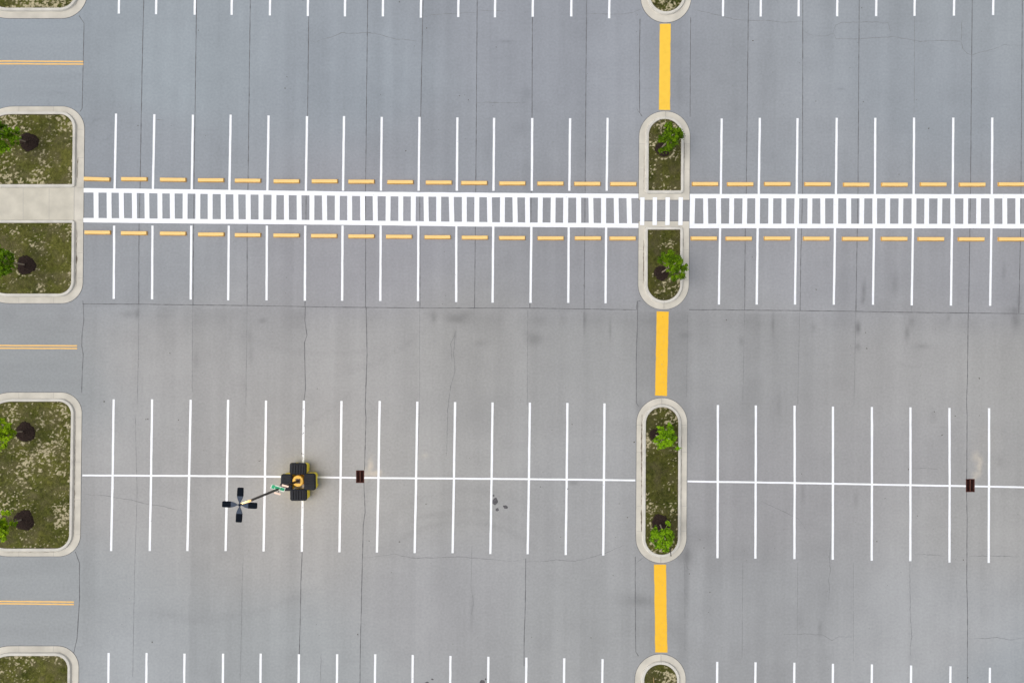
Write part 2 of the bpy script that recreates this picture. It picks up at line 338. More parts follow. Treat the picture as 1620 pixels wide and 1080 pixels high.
r2d = [(180,472.7),(240.7,473.3),(301.7,473.7),(361,475),(421.7,475),(482.3,475.7),(541.3,475.7),(601.7,476),(661.3,476.3),(721.7,477.7),(779.3,478.7),(839.3,479),(899,479),(958,479.7),
       (1137.3,481.7),(1197,481.7),(1257.7,481.7),(1319,482),(1381,482),(1442.3,483),(1504.3,483.3),(1566.3,483.7)]
r3 = [(180,631.3),(240.7,631.3),(301.7,632),(361,632),(421,633.3),(480.7,633.3),(540.3,634),(600.7,634),(660.3,635),(720,635.7),(779.3,636.3),(838.3,636.5),(897.7,637),(956.3,637.7),
      (1135.7,640.3),(1195.7,641),(1257,641.3),(1317.7,642.7),(1379.3,643.3),(1440.3,644),(1502,645),(1564.7,645.3)]
r3b = [(176,871),(237,871),(296.5,871),(357,871),(417,871.5),(477.5,872),(537,873),(596.3,873.3),(656,874.3),(716,874.3),(775.7,875.7),(834.7,876),(895,877.3),(954.3,878),
       (1135,882.3),(1195,883),(1256.7,883.7),(1317.3,884.7),(1379,886.3),(1440,887),(1502,889.3),(1564,889.7)]
r4 = [(172,1032),(232,1032),(292,1033),(353,1033),(412.5,1033),(473,1034),(533.5,1034),(593.7,1034),(653,1035),(712.7,1036.7),(772.7,1038),(832.7,1039.3),(892.7,1040.3),(953.3,1041.7),
      (1134.7,1046),(1195.3,1046.7),(1256.7,1047.3),(1317.7,1049),(1379.3,1050),(1441.3,1051.7),(1503.7,1053),(1566,1055.3)]
topx.append(1633); topy.append(24); r2.append((1631.5,186)); r2b.append(1631); r2c.append(1630); r2d.append((1628,484.5)); r3.append((1626.5,646.5)); r3b.append((1625.5,891.5)); r4.append((1628,1057))
LW = 3.5
for k in range(len(topx)):
    strip('parking_line', [(topx[k], topy[k]), (topx[k] + 1.6, -110)], LW)
    yt = 302 + (k > 13) * 5; yb = 357
    strip('parking_line', [r2[k], (r2b[k], yt)], LW)
    strip('parking_line', [(r2c[k], yb), r2d[k]], LW)
    strip('parking_line', [r3[k], ((r3[k][0] + r3b[k][0]) / 2 + .2, 757), r3b[k]], LW)
    strip('parking_line', [r4[k], (r4[k][0] - 1.5, 1180)], LW)
def crosspts(a, b): return a, b
# lines across the bays
strip('cross_line', [(130.5,751.5),(300,752.3),(420,753.4),(540,755),(563.3,755.4)], 2.9, z=.012)
strip('cross_line', [(576.2,755.4),(780,757),(900,758),(1005,759.4)], 2.9, z=.012)
strip('cross_line', [(1087.5,761),(1256,763.5),(1440,767),(1527.8,768.5)], 2.9, z=.012)
strip('cross_line', [(1542,768.8),(1620,770.3),(1700,772)], 2.9, z=.012)
# crosswalk
def band(p, w, z=.012): return ribbon(p, w, z, .12, 20, wj=.03)
def wob(x, a, b, xa, xb): return a + (b - a) * (x - xa) / (xb - xa)
parts = [band([(131.7,301.2),(300,303.2),(540,306.5),(760,308.5),(1010,310.2)], 7.0),
         band([(131.7,348.4),(300,350),(540,352.2),(760,355),(1010,357)], 7.2)]
for k in range(43):
    x = 152.3 + 20.07 * k; 
    yt = 303.5 + (x - 132) / 878 * 8.5; yb = 346.5 + (x - 132) / 878 * 8.5
    parts.append(ribbon([(x + random.uniform(-.5, .5), yt), (x + random.uniform(-.5, .5) + .2, yb)], 7.8, .016, 0, 100, wj=.02))
parts.append(ribbon([(1010 - 2, 312), (1007.5, 355.5)], 2.5, .016, 0, 100)) if False else None
v, f = merge([p for p in parts if p]); mesh_obj('crosswalk', v, f, M['white'], kind='structure')
parts = [band([(1091.3,310.4),(1300,310.6),(1500,310.6),(1700,310.6)], 7.0), band([(1090.7,357.5),(1300,357.6),(1500,357.8),(1700,358)], 7.2)]
parts.append(ribbon([(1095.6,311),(1094.6,357)], 8.0, .016, 0, 100))
for k in range(29):
    x = 1116.4 + 20.57 * k
    parts.append(ribbon([(x + random.uniform(-.4, .4), 311.5), (x + random.uniform(-.4, .4) - .2, 357)], 7.6, .016, 0, 100, wj=.02))
v, f = merge(parts); mesh_obj('crosswalk', v, f, M['white'], kind='structure')
parts = [ribbon([(x, 312.4), (x - .5, 356.3)], 6.8, .030, 0, 100, wj=.02) for x in (1016.2, 1036, 1056.2, 1076.8)]
v, f = merge(parts); mesh_obj('crosswalk', v, f, M['white'], kind='structure')
# yellow median bars
for (a, b, w) in [((1052.3,38),(1051.2,174.3),17.6),((1048.5,492.7),(1045.6,625.7),19),((1044.2,892.3),(1046.2,1031.3),19)]:
    strip('yellow_median_bar', [a, b], w, M['yellow'] if a[1] < 100 else M['yellowdeep'], step=8, wj=.025, jit=.25)
for (y0, y1, xe, dy) in [(96.5,97.8,131.8,4.1),(546,546.9,122,4.2),(949.6,951.6,117,3.8)]:
    v, f = merge([ribbon([(-90, y0 + q), (xe, y1 + q)], 2.3, .008, .15, 14, wj=.06) for q in (0, dy)])
    mesh_obj('double_yellow_line', v, f, M['dullyellow'], kind='structure')
# paint chips along the joint under one bay line, bitumen dabs
def dab(px, py, rx, ry, z, seed, rot=0.0, n=11):
    r = random.Random(seed); V = []
    for k in range(n):
        a = 2 * math.pi * k / n; q = r.uniform(.75, 1.2); x = rx * q * math.cos(a); y = ry * q * math.sin(a)
        g = G(px + x * math.cos(rot) - y * math.sin(rot), py + x * math.sin(rot) + y * math.cos(rot)); V.append((g[0], g[1], z))
    return V, [tuple(range(n - 1, -1, -1))]
chips = []
for k in range(12):
    y = random.choice([random.uniform(645, 700), random.uniform(700, 728), random.uniform(800, 868)])
    chips.append(dab(480.6 - (y - 633) * .0135 + random.uniform(-.6, 1.3), y, random.uniform(.25, .6), random.uniform(.4, 1.3), .0165, k))
v, f = merge(chips); mesh_obj('worn_paint_chips', v, f, M['crack'], kind='stuff')
for k, (px, py, rx, ry) in enumerate([(783.3,792.5,5.0,6.2),(799.8,801.7,4.2,2.6),(786.7,805.7,2.6,2.6),(780.8,783.3,1.6,1.6),(762.7,1078.5,4.0,3.8),(675.5,1080,3.0,2.6),(684,1073.7,2.0,1.3),(768.5,1073.7,1.3,1.6)]):
    v, f = dab(px, py, rx, ry, .006, 50 + k, .4); o = mesh_obj('asphalt_patch', v, f, M['oldpatch'], kind='structure')
# wind-blown litter specks
sp = [(727,152),(741,158.5),(785,75),(642,239),(632,3.5),(675,45),(1290.5,160.5),(1365.5,161.5),(1191,65),(1363,13),(1422,276),(1469,203.5),(218.5,199),(454,122),(451,140),(314,48.5),(269,558.5),(282.5,664),(231,663),(234,662.5),(165,635),(241,1015),
      (502,614.5),(992.5,818),(1268,749),(1400,787.5),(1451,815.5),(1387,856),(1524,885),(1437,742),(1478,651),(1549,657),(1511,658),(1490,688),(1549,598.5),(1371,551),(1369,526),(1149,506),(1107.5,853),(1113.5,866),(1090.5,907),(970,909.5),(412.5,728),(410,729),
      (855,769.5),(1003.5,699),(905,671),(935,1008),(1123,936),(887,849),(584,855),(674,797),(632,856.5),(566,1003),(477.5,717),(1531,1071),(898,772.8),(1291,458),(1190,407)]
fl = []
for k, (x, y) in enumerate(sp): fl.append(dab(x, y, random.uniform(.6, 1.4), random.uniform(.5, .9), .02, 100 + k, random.uniform(0, 3), 7))
for k in range(260): fl.append(dab(random.uniform(135, 1620), random.uniform(0, 1080), random.uniform(.25, .6), random.uniform(.2, .5), .02, 300 + k, random.uniform(0, 3), 6))
v, f = merge(fl); mesh_obj('leaf_litter', v, f, M['litter'], kind='stuff')

# ------------------------------------------------------------------ islands
def rrect(x0, y0, x1, y1, r, k=0.0, yc=None, seg=14):
    """plan outline, radii (tl, tr, br, bl); k = lean of the vertical edges"""
    tl, tr, br, bl = r; P = []
    for (cx, cy, rr, a0) in [(x0 + tl, y0 + tl, tl, 180), (x1 - tr, y0 + tr, tr, 270), (x1 - br, y1 - br, br, 0), (x0 + bl, y1 - bl, bl, 90)]:
        for s in range(seg + 1):
            a = math.radians(a0 + 90 * s / seg); P.append((cx + rr * math.cos(a), cy + rr * math.sin(a)))
    yc = (y0 + y1) / 2 if yc is None else yc
    return [(x + (y - yc) * k, y) for x, y in P]
def loops_mesh(name, loops, m, kind='structure', cap=False, parent=None):
    """loops: list of (plan outline, z), same length; walls between consecutive ones"""
    V = []; Fc = []; n = len(loops[0][0])
    for P, z in loops:
        for p in P: g = G(*p); V.append((g[0], g[1], z))
    for a in range(len(loops) - 1):
        for i in range(n):
            j = (i + 1) % n; Fc.append((a * n + i, a * n + j, (a + 1) * n + j, (a + 1) * n + i))
    if cap: Fc.append(tuple(range((len(loops) - 1) * n, len(loops) * n)))
    o = mesh_obj(name, V, Fc, m, kind=kind, parent=parent)
    bm = bmesh.new(); bm.from_mesh(o.data); bmesh.ops.recalc_face_normals(bm, faces=bm.faces); bm.to_mesh(o.data); bm.free()
    return o
def inside(P, x, y):
    c = np.zeros(x.shape, bool); n = len(P)
    for i in range(n):
        x1, y1 = P[i]; x2, y2 = P[(i + 1) % n]
        if y1 == y2: continue
        cond = ((y1 > y) != (y2 > y)) & (x < (x2 - x1) * (y - y1) / (y2 - y1) + x1); c ^= cond
    return c
def turf_field(x, y, mulch, straw, P):
    """returns colour (n,3) and straw mask"""
    n1 = vnoise(x, y, 22, 18, 61); n2 = vnoise(x, y, 7, 7, 62); n3 = vnoise(x, y, 2.6, 2.6, 63); n4 = vnoise(x, y, 1.5, 1.5, 64)
    g = np.stack([.098 + .030 * n1 + .045 * n3, .100 + .025 * n1 + .045 * n3, .022 + .006 * n1 + .010 * n3], 1)
    br = np.clip(.30 + .9 * vnoise(x, y, 12, 12, 65) + .3 * n2, 0, 1)[:, None]
    g = g * (1 - .6 * br) + np.array([[.150, .125, .068]]) * .6 * br
    xw = x + 1.5 * n2; yw = y + 1.5 * vnoise(x, y, 6, 6, 66)
    s = .50 * vnoise(xw, yw, 3.6, 2.8, 67) + .50 * vnoise(xw, yw, 1.9, 1.6, 68) + .45 * vnoise(x, y, 26, 20, 69) + .2 * n4
    ex = np.full_like(x, -.0)
    for (bx, by, rx, ry, a) in straw: ex += a * np.exp(-((x - bx) / rx) ** 2 - ((y - by) / ry) ** 2)
    # straw gathers along the kerb
    x0 = min(p[0] for p in P); x1 = max(p[0] for p in P); y0 = min(p[1] for p in P); y1 = max(p[1] for p in P)
    ed = np.minimum(np.minimum(x - x0, x1 - x), np.minimum(y - y0, y1 - y)); ex += .14 * np.exp(-ed / 5)
    for (mx, my, mr) in mulch:
        d = np.hypot(x - mx, y - my); a = np.arctan2(y - my, x - mx)
        ex += .55 * np.exp(-((d - mr - 1.0) / 1.8) ** 2) * (.4 + .6 * np.sin(a * 1.0 - .4)) + np.where(d < mr, -2, 0)
    m = s + ex > .54
    sc = np.stack([.39 + .10 * n4, .34 + .09 * n4, .21 + .06 * n4], 1)
    g = g * DARK; soft = np.clip((s + ex - .50) * 6, 0, 1)[:, None]
    return g * (1 - soft) + sc * soft, m
def turf(P, mulch, straw, name, seed, z0=.085):
    global DARK; DARK = .66 if seed >= 6 else .90
    x0 = min(p[0] for p in P); x1 = max(p[0] for p in P); y0 = min(p[1] for p in P); y1 = max(p[1] for p in P)
    x0 = max(x0, -120); y0 = max(y0, -160); y1 = min(y1, 1240)
    st = 1.1; xs = np.arange(x0 - 2, x1 + 2.1, st); ys = np.arange(y0 - 2, y1 + 2.1, st)
    X, Y = np.meshgrid(xs, ys, indexing='ij'); x = X.ravel(); y = Y.ravel(); nx, ny = X.shape
    zz = z0 + .012 * vnoise(x, y, 3, 3, 71) + .02 * vnoise(x, y, 20, 20, 72)
    co = np.stack([(x - PX0) * S, (PY0 - y) * S, zz], 1)
    i, j = np.meshgrid(np.arange(nx - 1), np.arange(ny - 1), indexing='ij'); i = i.ravel(); j = j.ravel()
    c0 = (sum(p[0] for p in P) / len(P), sum(p[1] for p in P) / len(P))
    w = (x1 - x0) / 2; h = (y1 - y0) / 2
    PP = [(c0[0] + (p[0] - c0[0]) * (1 + 1.6 / w), c0[1] + (p[1] - c0[1]) * (1 + 1.6 / max(h, 1))) for p in P]
    keep = inside(PP, xs[i] + st / 2, ys[j] + st / 2); i = i[keep]; j = j[keep]
    f = np.stack([i * ny + j + 1, (i + 1) * ny + j + 1, (i + 1) * ny + j, i * ny + j], 1)
    used = np.unique(f); remap = -np.ones(len(co), int); remap[used] = np.arange(len(used)); f = remap[f]; co = co[used]; x = x[used]; y = y[used]
    col, m = turf_field(x, y, mulch, straw, P)
    me = bpy.data.meshes.new('turf_soil'); me.from_pydata(co.tolist(), [], f.tolist())
    at = me.color_attributes.new('tone', 'FLOAT_COLOR', 'POINT'); at.data.foreach_set('color', np.concatenate([col, np.ones((len(col), 1))], 1).ravel())
    me.materials.append(M['soil']); o = bpy.data.objects.new('soil', me); C.objects.link(o); o['kind'] = 'structure'
    # blades
    r = np.random.RandomState(seed); vis = [max(x0, -30), min(x1, 1700), max(y0, -40), min(y1, 1110)]
    area = (vis[1] - vis[0]) * (vis[3] - vis[2]) * S * S
    N = int(area * 260); bx = r.uniform(vis[0], vis[1], N); by = r.uniform(vis[2], vis[3], N)
    k = inside(P, bx, by)
    for (mx, my, mr) in mulch: k &= np.hypot(bx - mx, by - my) > mr * r.uniform(.8, 1.1, N)
    bx = bx[k]; by = by[k]; c, ms = turf_field(bx, by, mulch, straw, P)
    k = ~ms | (r.uniform(0, 1, len(bx)) < .12); bx = bx[k]; by = by[k]; c = c[k]; N = len(bx)
    X = (bx - PX0) * S; Y = (PY0 - by) * S; a = r.uniform(0, 2 * np.pi, N); L = r.uniform(.04, .10, N); hh = r.uniform(.015, .06, N); wd = r.uniform(.007, .014, N)
    dx = np.cos(a); dy = np.sin(a); z = np.full(N, z0 - .01)
    A = np.stack([X - dy * wd, Y + dx * wd, z], 1); B = np.stack([X + dy * wd, Y - dx * wd, z], 1)
    D = np.stack([X + dx * L * .6 + dy * wd * .7, Y + dy * L * .6 - dx * wd * .7, z + hh], 1); E = np.stack([X + dx * L * .6 - dy * wd * .7, Y + dy * L * .6 + dx * wd * .7, z + hh], 1)
    T = np.stack([X + dx * L, Y + dy * L, z + hh * .8], 1)
    V = np.stack([A, B, D, E, T], 1).reshape(-1, 3); q = np.arange(N) * 5
    Fc = np.stack([q, q + 1, q + 2, q + 3], 1).tolist() + np.stack([q + 3, q + 2, q + 4], 1).tolist()
    me = bpy.data.meshes.new(name); me.from_pydata(V.tolist(), [], Fc)
    gr = np.clip(vnoise(bx, by, 9, 9, 75) * .5 + .5 + r.uniform(-.3, .3, N), 0, 1)[:, None]
    bc = (np.array([[.150, .135, .045]]) * (1 - gr) + np.array([[.080, .105, .010]]) * gr) * DARK * r.uniform(.7, 1.4, (N, 1))
    bc = np.repeat(bc, 5, 0)
    at = me.color_attributes.new('tone', 'FLOAT_COLOR', 'POINT'); at.data.foreach_set('color', np.concatenate([bc, np.ones((len(bc), 1))], 1).ravel())
    me.materials.append(M['blade']); o = bpy.data.objects.new('grass', me); C.objects.link(o); o['kind'] = 'stuff'
def expand(a, d):
    x0, y0, x1, y1, r, k, yc = a
    return rrect(x0 - d, y0 - d, x1 + d, y1 + d, [q + d for q in r], k, yc)
def kerb_ring(a):
    I = expand(a, 0); mk = expand(a, .7)
    loops_mesh('kerb', [(I, .04), (I, .135), (expand(a, .35), .142), (expand(a, 3.4), .142), (expand(a, 3.9), .13), (expand(a, 4.9), .018), (expand(a, 4.9), .0)], M['kerbtop'])
    # earth gap between turf and kerb, its shade painted as a dark strip
    loops_mesh('kerb_edge_gap_shade', [(I, .1), (expand(a, -.55), .1)], M['grimeshade'])
def slab(P, m, name='gutter', z=.014):
    loops_mesh(name, [(P, -.03), (P, z)], m, cap=True)
    if name == 'gutter':      # tar line where the asphalt meets the concrete
        n = len(P); Q = []
        for i in range(n):
            a, b = P[i - 1], P[(i + 1) % n]; dx, dy = b[0] - a[0], b[1] - a[1]; L = math.hypot(dx, dy) or 1
            Q.append((P[i][0] + dy / L * .75, P[i][1] - dx / L * .75))
        loops_mesh('gutter_edge_joint', [(P, .005), (Q, .005), (Q, -.02)], M['joint'])
def shrink(P, d):
    cx = sum(p[0] for p in P) / len(P); cy = sum(p[1] for p in P) / len(P)
    return [(x - d * (1 if x > cx else -1), y - d * (1 if y > cy else -1)) for x, y in P]
def grime_line(pts, w=.7, z=.022, jit=.35):
    return ribbon(pts, w, z, jit, 3, True, wj=.8)
K = -.0115
GR = []; JN = []
def jl(a, b, w=.4, z=.0185): JN.append(ribbon([a, b], w, z, 0, 50))

# left islands ------------------------------------------------------
slab(rrect(-45, -190, 137.8, 29.3, (50, 36, 40, 60), K, 0), M['concrete'])
a = (-31, -175, 121.5, 14.2, (40, 22, 26, 46), K, 0); kerb_ring(a); turf(expand(a, 0), [], [(60,5,60,10,.25)], 'grass', 1)
slab(rrect(-45, 168.7, 132.3, 479.6, (66, 36, 33, 62), K * .9, 324), M['concrete'])
a = (-31, 181.7, 116.6, 292.5, (50, 21, .6, .6), K, 237); kerb_ring(a)
turf(expand(a, 0), [(47,226,16)], [(70,250,14,10,.32),(90,262,18,12,.28),(15,260,16,14,.2),(112,250,4,30,.25),(12,188,14,5,.3),(45,272,40,10,.18)], 'grass', 2)
a = (-31, 353, 115, 464.9, (.6, .6, 20, 46), K * .8, 409); kerb_ring(a)
turf(expand(a, 0), [(43,420,16)], [(110,360,4,8,.3),(95,430,14,16,.15),(20,456,50,8,.12),(80,380,30,12,.10)], 'grass', 3)
slab(rrect(-120, 297.6, 116.5, 348, (.5, .5, .5, .5), 0, 320), M['walk'], 'sidewalk', .020)
for x in (37, 78, -4): jl((x, 298), (x, 347.6), .5, .0215)
jl((118.5, 293), (117.5, 352), .5, .0165); jl((122, 297), (133, 297), .45); jl((122, 348.5), (131.5, 348.5), .45)
slab(rrect(-45, 620.7, 128.3, 879.5, (62, 33, 34, 60), K, 750), M['concrete'])
a = (-31, 634.7, 112.8, 866.7, (50, 20, 22, 46), K * 1.3, 750); kerb_ring(a)
turf(expand(a, 0), [(41.5,683,16),(39,822,17)], [(15,720,30,10,.35),(75,716,14,12,.35),(60,740,50,8,.2),(105,700,6,40,.22),(95,800,14,30,.18),(20,760,30,8,.22),(60,765,30,5,.2),(60,862,60,7,.22),(104,830,6,25,.3),(85,850,18,10,.25),(100,650,8,12,.2)], 'grass', 4)
slab(rrect(-45, 1021.3, 124.3, 1250, (62, 34, 34, 60), K, 1075), M['concrete'])
a = (-31, 1035.6, 108.6, 1236, (50, 20, 22, 46), K, 1075); kerb_ring(a); turf(expand(a, 0), [], [(60,1068,20,8,.28),(40,1037,50,4,.2)], 'grass', 5)
# centre islands ----------------------------------------------------
slab(rrect(1014, -200, 1093.2, 36, (39, 39, 39.5, 39.5), K, 0), M['concrete'])
a = (1028, -186, 1079.8, 19.8, (25, 25, 25.8, 25.8), K, 0); kerb_ring(a); turf(expand(a, 0), [], [(1050,0,14,10,.2)], 'grass', 6)
slab(rrect(1011, 176.4, 1091.2, 316.4, (39.5, 39.8, .5, .5), K * .7, 246), M['concrete'])
a = (1025.6, 189.3, 1077, 302.2, (25.5, 25.6, .6, .6), K * .5, 246); kerb_ring(a)
turf(expand(a, 0), [(1050,236,15)], [(1041,200,8,7,.55),(1050,297,24,5,.15),(1030,280,4,20,.15)], 'grass', 7)
slab(rrect(1009.9, 350.2, 1089.8, 489.5, (.5, .5, 39.8, 39.8), K * .5, 420), M['concrete'])
a = (1024, 363.6, 1075.6, 475.6, (.6, .6, 25.7, 25.7), K * .3, 420); kerb_ring(a)
turf(expand(a, 0), [(1047,432,14)], [(1060,460,9,8,.3),(1045,463,20,8,.25),(1028,400,4,40,.15)], 'grass', 8)
slab(rrect(1006.6, 629.3, 1086.4, 889.8, (39.8, 39.8, 39.8, 39.8), -.006, 760), M['concrete'])
a = (1020.8, 643.4, 1072.4, 876.4, (25.7, 25.7, 25.7, 25.7), -.004, 760); kerb_ring(a)
turf(expand(a, 0), [(1037,688,12),(1044,826,14.5)], [(1035,657,7,9,.5),(1050,668,12,5,.3),(1052,650,14,5,.2),(1024,730,3,40,.2),(1036,860,8,14,.45),(1060,868,8,8,.35),(1064,815,8,6,.3),(1026,835,5,14,.3),(1046,755,18,45,-.28)], 'grass', 9)
slab(rrect(1004.6, 1034.2, 1084.6, 1290, (39.8, 39.8, 39.8, 39.8), -.006, 1075), M['concrete'])
a = (1018.6, 1049.2, 1070.6, 1276, (25.7, 25.7, 25.7, 25.7), -.004, 1075); kerb_ring(a); turf(expand(a, 0), [], [(1034,1060,9,5,.5),(1055,1068,6,7,.3),(1049,1079,6,3,.9),(1065,1072,4,8,.3)], 'grass', 10)
# joints across the gutters and dirt lying in them
for (cx, ys) in [(1052.5,(176.8,189)),(1050,(476,489)),(1046.5,(629.8,643)),(1045,(877,889.4)),(1045.3,(1034.6,1049))]: jl((cx, ys[0]), (cx, ys[1]), .35, .146); jl((cx, ys[0]), (cx, ys[1]), .4)
for y in (228, 268): jl((1011.5, y), (1020, y)); jl((1082.5, y), (1091, y))
for y in (395, 443): jl((1010.5, y), (1018.5, y)); jl((1081, y), (1089.5, y))
for y in (672, 715, 760, 800, 840): jl((1007, y), (1015.5, y)); jl((1078, y), (1086, y))
for y in (205, 250, 400, 440): jl((123, y), (133, y)); 
for y in (660, 730, 790, 845): jl((119.5, y), (128.3, y))
for x in (30, 85): jl((x, 169.2), (x, 176.5)); jl((x, 470.5), (x, 479.2)); jl((x, 621), (x, 629.5)); jl((x, 872), (x, 879.2)); jl((x, 1021.8), (x, 1030))
GR += [grime_line(q, w) for q, w in [([(1015.6,655),(1014.8,700),(1015,740),(1014.6,776)], 1.3), ([(1014.6,806),(1015,840)], 1.6), ([(1014.8,775),(1014.6,806)], .6), ([(1078,690),(1077.4,740),(1077,790),(1076.7,830)], .6),
    ([(1082.5,210),(1082.4,270)], .6), ([(1019,245),(1018.6,300)], .4), ([(1018,380),(1018,450)], .8), ([(1080.6,370),(1080.6,395)], .6), ([(123.5,250),(122.4,282)], 1.1), ([(121.4,405),(121.3,418)], 1.8), ([(122,360),(120.5,455)], .5),
    ([(119.5,660),(118.4,780),(116.8,845)], .55), ([(118.8,779),(118.7,784)], 2), ([(5,873.6),(60,873.4),(95,872.5)], .4), ([(1011,895),(1011,895.5)], .2)]]
v, f = merge(GR); mesh_obj('gutter_dirt', v, f, M['grimeshade'], kind='structure')
v, f = merge(JN); mesh_obj('kerb_joint', v, f, M['greyjoint'], kind='structure')

# ------------------------------------------------------------------ mulch rings and trees
def mulch_bed(px, py, r, seed, label):
    c = W(px, py); rr = r * S; R = random.Random(seed); bm = bmesh.new(); rings = 12; seg = 40
    rad = [1 + .06 * math.sin(3 * 2 * math.pi * k / seg + seed) + R.uniform(-.06, .06) for k in range(seg)]
    top = bm.verts.new((0, 0, .13)); prev = None
    for i in range(1, rings + 1):
        t = i / rings; row = [bm.verts.new((rr * t * (1 + (rad[k] - 1) * t) * math.cos(2 * math.pi * k / seg), rr * t * (1 + (rad[k] - 1) * t) * math.sin(2 * math.pi * k / seg), .07 + .075 * (1 - t * t) + R.uniform(-.012, .012) + (.03 * math.exp(-((t - .8) / .15) ** 2)))) for k in range(seg)]
        for k in range(seg):
            if prev is None: bm.faces.new((top, row[k], row[(k + 1) % seg]))
            else: bm.faces.new((prev[k], row[k], row[(k + 1) % seg], prev[(k + 1) % seg]))
        prev = row
    # loose bark chips
    for k in range(260):
        a = R.uniform(0, 6.28); d = rr * math.sqrt(R.uniform(0, 1.12)); s = R.uniform(.015, .04); b = R.uniform(0, 3.14); z = .09 + .075 * max(0, 1 - (d / rr) ** 2) + R.uniform(.0, .03)
        p = [(s * math.cos(b), s * math.sin(b)), (-s * .4 * math.sin(b), s * .4 * math.cos(b)), (-s * math.cos(b), -s * math.sin(b)), (s * .4 * math.sin(b), -s * .4 * math.cos(b))]
        bm.faces.new([bm.verts.new((d * math.cos(a) + q[0], d * math.sin(a) + q[1], z + (.012 if i % 2 else 0))) for i, q in enumerate(p)])
    bmesh.ops.translate(bm, verts=bm.verts, vec=(0, 0, 0))
    o = bm_obj('mulch_bed', bm, M['mulch']); o.location = (c.x, c.y, 0)
    tag(o, label, 'mulch', 'mulch rings around the young trees')
def tube(bm, P, R, seg=8):
    prev = None
    for i, p in enumerate(P):
        d = (P[min(i + 1, len(P) - 1)] - P[max(i - 1, 0)]).normalized(); u = d.orthogonal().normalized(); w = d.cross(u)
        row = [bm.verts.new(p + (u * math.cos(2 * math.pi * k / seg) + w * math.sin(2 * math.pi * k / seg)) * R[i]) for k in range(seg)]
        if prev:
            for k in range(seg): bm.faces.new((prev[k], prev[(k + 1) % seg], row[(k + 1) % seg], row[k]))
        prev = row
    bm.faces.new(prev)
def tree(base, blobs, seed, label, dark, light, nleaf=2600, leaf=.055, h=3.1):
    """blobs: crown clumps as (px, py, z, radius m) in plan units"""
    b = W(*base, 0); b.z = .08; R = random.Random(seed); t = empty('young_tree', (b.x, b.y, .08)); tag(t, label, 'tree', 'young trees on the islands')
    B = [(W(x, y, z) - b, r) for x, y, z, r in blobs]
    cen = sum((p for p, r in B), Vector()) / len(B); bm = bmesh.new()
    top = Vector((cen.x * 1.05, cen.y * 1.05, h - .5)); mid = Vector((cen.x * .35, cen.y * .35, 1.1))
    P = []; 
    for k in range(9):
        s = k / 8; P.append((1 - s) ** 2 * Vector((0, 0, 0)) + 2 * s * (1 - s) * mid + s * s * top)
    tube(bm, P, [.052 - .036 * k / 8 for k in range(9)])
    for p, r in B:
        s = R.uniform(.42, .75); q = P[int(s * 8)]
        tube(bm, [q, (q + p) / 2 + Vector((0, 0, .05)), p, p + (p - q) * .25], [.022, .016, .01, .004], 6)
        for _ in range(4):
            d = Vector((R.gauss(0, 1), R.gauss(0, 1), R.gauss(.3, .6))).normalized() * r * .85; tube(bm, [p * .8 + q * .2, p + d * .5, p + d], [.009, .006, .002], 5)
    bm_obj('trunk', bm, M['bark'], t, smooth=True)
    # twig-level clumps of leaves
    r = np.random.RandomState(seed); V = []; Cc = []; cl = []; nleaf = int(nleaf * 1.45); leaf *= 1.15
    tot = sum(q ** 2 for _, q in B)
    for p, rad in B:
        n = max(4, int(round(105 * rad ** 2 / tot)))
        for _ in range(n):
            d = r.normal(size=3); d /= np.linalg.norm(d); cl.append((np.array(p) + d * rad * r.uniform(.25, 1.15) * np.array([1, 1, .9]), r.uniform(.08, .19)))
    for (c, cr) in cl:
        shade = r.uniform(0, 1)
        for _ in range(int(nleaf / len(cl))):
            d = r.normal(size=3); d /= np.linalg.norm(d); q = c + d * cr * r.uniform(.3, 1) * np.array([1, 1, .7])
            if r.uniform() < .06: q = q + d * .12
            if q[2] < .45: continue
            L = leaf * r.uniform(.6, 1.3); a = r.uniform(0, 2 * np.pi); ti = r.normal(0, .5, 2)
            u = np.array([np.cos(a), np.sin(a), ti[0] * .7]); u /= np.linalg.norm(u); w = np.cross(np.array([0, 0, 1.0]) + np.array([ti[1], ti[0], 0]) * .6, u); w /= np.linalg.norm(w)
            V += [q - u * L, q + w * L * .5, q + u * L, q - w * L * .5]
            m = np.clip(shade * .85 + r.uniform(-.25, .4), 0, 1); Cc += [np.array(dark) * (1 - m) + np.array(light) * m] * 4
    V = np.array(V); n = len(V) // 4; q = np.arange(n) * 4
    me = bpy.data.meshes.new('crown'); me.from_pydata(V.tolist(), [], np.stack([q, q + 1, q + 2, q + 3], 1).tolist())
    Cc = np.array(Cc); at = me.color_attributes.new('tone', 'FLOAT_COLOR', 'POINT'); at.data.foreach_set('color', np.concatenate([Cc, np.ones((len(Cc), 1))], 1).ravel())
    me.materials.append(M['leaf']); o = bpy.data.objects.new('crown', me); C.objects.link(o); o.parent = t
DK = (.030, .065, .003); LT = (.13, .25, .006); LT2 = (.36, .54, .012); DK2 = (.08, .16, .004)
mulch_bed(47, 226, 15.5, 1, 'dark mulch ring on the upper left lawn, north of the sidewalk')
tree((42, 225), [(2,215,2.3,.5),(14,208,2.0,.45),(22,222,1.9,.35),(-10,222,2.5,.5),(8,232,2.0,.4),(-5,200,2.2,.45),(30,208,1.8,.25)], 21, 'dark green young tree above the sidewalk at the left edge', (.04, .09, .004), (.17, .31, .006), 3800)
mulch_bed(43, 420, 15.5, 2, 'dark mulch ring on the lawn just south of the sidewalk')
